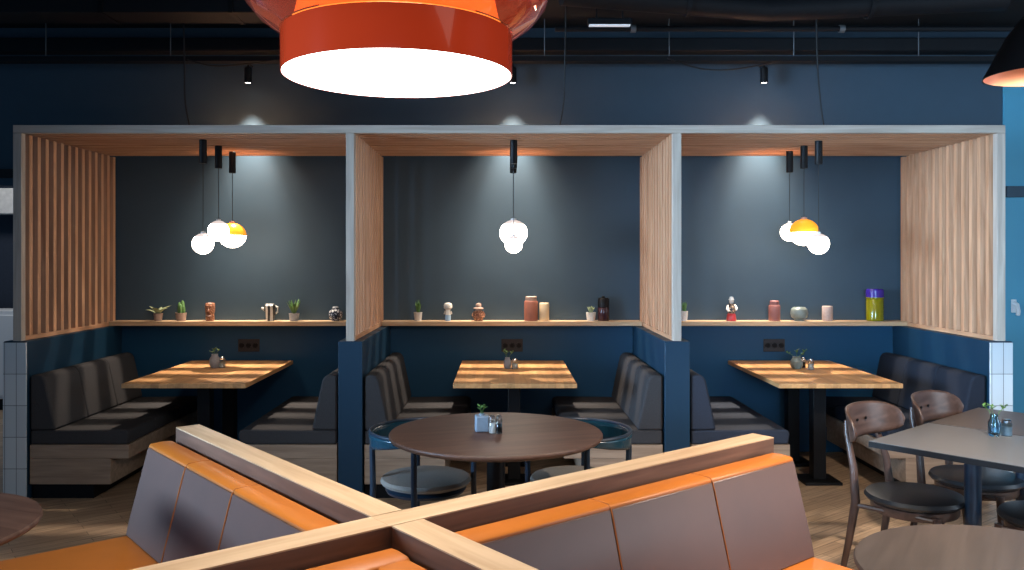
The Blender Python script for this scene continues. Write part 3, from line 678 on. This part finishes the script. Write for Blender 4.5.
MB().lathe([(0,0.0825),(0.026,0.083),(0.022,0.095),(0.042,0.098),(0.040,0.106),(0.022,0.110),(0.024,0.130),(0.018,0.142),(0,0.146)], n=28).build('hat', 'pot', t)
for s_ in (-1, 1): MB().tube([(s_*0.034,0,0.075),(s_*0.050,-0.006,0.050),(s_*0.040,-0.02,0.030)], 0.007).build('arm', 'carved', t)
def jar(name, px, label, R, H, mat, lid_h=0.0, lid_mat=None, cat='jar', lid_r=None, y=YS):
    t = thing(name, label, cat, (sx_(px), y, SHELF_Z)); b = H-lid_h
    MB().lathe([(0,0),(R*0.92,0),(R,0.006),(R,b-0.010),(R*0.93,b-0.002),(R*0.90,b-0.001),(0,b-0.001)], n=36).build('body', mat, t)
    if lid_h:
        q = lid_r or R*0.9
        MB().lathe([(0,b),(q,b),(q,b+lid_h*0.85),(q*0.85,b+lid_h),(0,b+lid_h)], n=36).build('lid', lid_mat, t)
    return t
jar('tall_jar', 531, 'tall terracotta lidded jar on the middle ledge', 0.056, 0.200, 'terracotta', 0.034, 'pot', lid_r=0.046)
M['cream'] = plain('cream_ceramic', (0.60, 0.47, 0.30), 0.5, noise=0.08)
t = jar('pillar_candle', 544.3, 'cream cylinder candle beside the terracotta jar', 0.040, 0.148, 'cream', cat='candle')
MB().tube([(0,0,0.146),(0,0,0.158)], 0.0015).build('wick', 'black', t)
plant('potted_succulent', 591, 'small pale succulent in white pot beside the dark jar', 'spike', 0.040, 0.070, 'pot_white', 0.065, 0.045, 12, 'leaf_pale')
M['darkred'] = plain('dark_red_glaze', (0.035, 0.010, 0.014), 0.15, noise=0.3, nscale=60)
t = jar('dark_jar', 603.5, 'dark red glossy jar with black lid, right end of middle ledge', 0.047, 0.188, 'darkred', 0.075, 'black', lid_r=0.046)
MB().lathe([(0,0.1885),(0.012,0.1885),(0.016,0.196),(0.010,0.204),(0,0.205)], n=16).build('knob', 'black', t)
# right ledge
plant('potted_cactus', 684.5, 'green plant in white pot half hidden behind the right divider', 'spike', 0.028, 0.080, 'pot_white', 0.100, 0.032, 12)
t = thing('figurine', 'painted figurine with grey hat, white arms and red base', 'figurine', (sx_(731.5), YS, SHELF_Z))
M['redbase'] = plain('red_glaze', (0.45, 0.03, 0.035), 0.35, noise=0.1); M['paleface'] = plain('pale_glaze', (0.62,0.58,0.55), 0.4); M['darkcoat'] = pattern_mat('dark_coat', (0.03,0.02,0.03),(0.45,0.32,0.2), 45)
MB().lathe([(0,0),(0.038,0),(0.040,0.012),(0.034,0.045),(0.030,0.060),(0,0.061)], n=24).build('base', 'redbase', t)
MB().lathe([(0,0.0615),(0.028,0.062),(0.036,0.085),(0.034,0.115),(0.018,0.138),(0,0.140)], n=24).build('coat', 'darkcoat', t)
MB().lathe([(0,0.138),(0.012,0.1405),(0.018,0.153),(0.015,0.168),(0,0.172)], n=20).build('head', 'paleface', t)
MB().lathe([(0,0.170),(0.024,0.170),(0.018,0.180),(0.014,0.196),(0,0.198)], n=20).build('hat', 'pot_grey', t)
MB().tube([(-0.028,0,0.125),(-0.038,-0.018,0.098),(-0.030,-0.034,0.080)], [0.010,0.011,0.009]).build('arm', 'paleface', t)
MB().tube([(0.026,0,0.128),(0.036,-0.018,0.108),(0.030,-0.034,0.090)], [0.009,0.010,0.008]).build('arm', 'paleface', t)
M['pink'] = plain('dusty_pink_ceramic', (0.24, 0.09, 0.08), 0.55, noise=0.08)
jar('pink_jar', 774.5, 'dusty pink ridged jar with domed lid on the right ledge', 0.046, 0.165, 'pink', 0.034, 'pink', lid_r=0.037)
t = thing('round_vase', 'squat round grey green vase on short foot, right ledge', 'vase', (sx_(799.3), YS, SHELF_Z))
M['celadon'] = plain('celadon_glaze', (0.17, 0.20, 0.18), 0.35, noise=0.6, nscale=25)
MB().lathe([(0,0),(0.040,0),(0.038,0.012),(0.062,0.030),(0.070,0.062),(0.064,0.095),(0.046,0.112),(0.040,0.112),(0.038,0.104),(0,0.100)], n=36).build('body', 'celadon', t)
M['speck'] = plain('speckled_stone', (0.38, 0.29, 0.26), 0.6, noise=0.35, nscale=70)
jar('stone_cup', 827.5, 'speckled pinkish white cup between round vase and yellow jar', 0.042, 0.122, 'speck', cat='cup')
M['yellow'] = glass('yellow_glass', (0.38, 0.34, 0.01), 0.12, 0.5); M['bluelid'] = plain('cobalt_lid', (0.04, 0.015, 0.26), 0.25, noise=0.2)
t = jar('yellow_jar', 875, 'bright yellow glass jar with cobalt blue lid on the right ledge', 0.068, 0.262, 'yellow', 0.078, 'bluelid', lid_r=0.070)
MB().lathe([(0.069,0.184),(0.073,0.184),(0.073,0.194),(0.069,0.194)], n=36).build('collar', 'yellow', t)

# ------------------------------------------------------------------ table-top vases and shakers
def sprig(t, h, n, mat='leaf', sp=0.05, seed=1):
    rnd = random.Random(seed); mb = MB(); st = MB()
    for k in range(n):
        a = 2*PI*k/n+rnd.uniform(-.5,.5); top = (sp*math.cos(a), sp*math.sin(a), h+0.018+rnd.uniform(0,0.035))
        st.tube([(0,0,h*0.4),(top[0]*0.4,top[1]*0.4,h+0.01),top], 0.0015, 5)
        for j in range(4):
            b = 2*PI*j/4+a; u = 0.6+0.13*j
            p = Vector((top[0]*u, top[1]*u, h+(top[2]-h)*u)); mb.leaf(p, p+Vector((0.022*math.cos(b),0.022*math.sin(b),0.012)), 0.014, n=4)
    st.build('stem', 'leaf', t); mb.build('leaves', mat, t)
def table_vase(label, loc, R, H, mat, seed, n=3, sp=0.04):
    t = thing('bud_vase', label, 'vase', loc)
    MB().lathe([(0,0),(R*0.7,0),(R,H*0.25),(R,H*0.62),(R*0.6,H*0.88),(R*0.62,H),(R*0.54,H),(R*0.50,H*0.88),(R*0.5,H*0.5),(0,H*0.5)], n=28).build('body', mat, t)
    sprig(t, H, n, 'leaf', sp, seed)
def shaker(label, loc, R=0.020, H=0.075, mat='glass', fill='white_plastic'):
    t = thing('shaker', label, 'shaker', loc)
    MB().lathe([(0,0),(R,0),(R,H*0.75),(R*0.8,H*0.80),(0,H*0.80)], n=20).build('body', mat, t)
    if fill: MB().lathe([(0,0.003),(R*0.85,0.003),(R*0.85,H*0.55),(0,H*0.55)], n=20).build('contents', fill, t)
    MB().lathe([(0,H*0.801),(R*0.86,H*0.801),(R*0.86,H*0.94),(R*0.6,H),(0,H)], n=20).build('cap', 'chrome', t)
ZTAB = 0.7502; ZB = 0.7602
table_vase('small grey bud vase on the left booth table', ((214-503)/131, 6.43, ZB), 0.040, 0.105, 'pot_grey', 3)
shaker('glass shaker beside the vase on the left booth table', ((223-503)/130, 6.44, ZB), 0.025, 0.085, fill='pot_white')
table_vase('small mauve grey bud vase on the middle booth table', ((507.5-503)/132, 6.38, ZB), 0.030, 0.085, 'pot_grey', 5)
shaker('glass shaker beside the vase on the middle booth table', ((515-503)/132, 6.38, ZB), 0.024, 0.075)
table_vase('round pale grey bud vase on the right booth table', ((797.3-503)/132, 6.38, ZB), 0.046, 0.092, 'celadon', 8, 4, 0.07)
shaker('glass salt shaker beside the vase on the right booth table', ((810-503)/132.5, 6.32, ZB), 0.022, 0.080)
shaker('pepper shaker behind the vase on the right booth table', ((804-503)/131, 6.43, ZB), 0.018, 0.080, fill='black')
t = thing('bud_vase', 'square blue grey bud vase on the round table', 'vase', ((481.8-503)/205, 4.12, ZTAB), 0.12)
MB().box(-0.034, 0.034, -0.030, 0.030, 0, 0.080).build('body', 'pot_blue', t, bevel=0.008, seg=3)
MB().lathe([(0.014,0.0805),(0.014,0.088),(0.010,0.088),(0.010,0.0805),(0.014,0.0805)], n=20).build('neck', 'pot_blue', t)
sprig(t, 0.088, 2, 'leaf', 0.012, 11)
shaker('white salt shaker on the round table', ((492.2-503)/208, 4.07, ZTAB), 0.0155, 0.088)
shaker('pepper shaker on the round table, right of the salt', ((499-503)/210, 4.07, ZTAB), 0.0155, 0.088, fill='black')
t = thing('flower_vase', 'clear glass vase with a green sprig on the grey table', 'vase', (2.345, 4.01, ZTAB))
MB().lathe([(0,0),(0.020,0),(0.028,0.015),(0.028,0.065),(0.018,0.085),(0.016,0.105),(0.014,0.105),(0.014,0.085),(0.024,0.063),(0.024,0.018),(0,0.006)], n=28).build('body', 'water_glass', t)
sprig(t, 0.105, 3, 'leaf', 0.05, 21)
shaker('small glass tealight jar beside the glass vase on the grey table', (2.41, 4.02, ZTAB), 0.024, 0.078, 'water_glass', 'pot_grey')

# thermostat on the blue wall far right
t = thing('wall_hook', 'small white rounded hook fixed on the blue wall far right', 'hook', (4.205, YB-0.021, 1.20))
MB().box(-0.022, 0.022, -0.012, 0, -0.05, 0.06).build('plate', 'white_plastic', t, bevel=0.008)
MB().tube([(0,-0.01,0.03),(0.004,-0.045,0.02),(0.012,-0.05,-0.035),(0.016,-0.035,-0.065)], 0.016, 12).build('hook_arm', 'white_plastic', t)
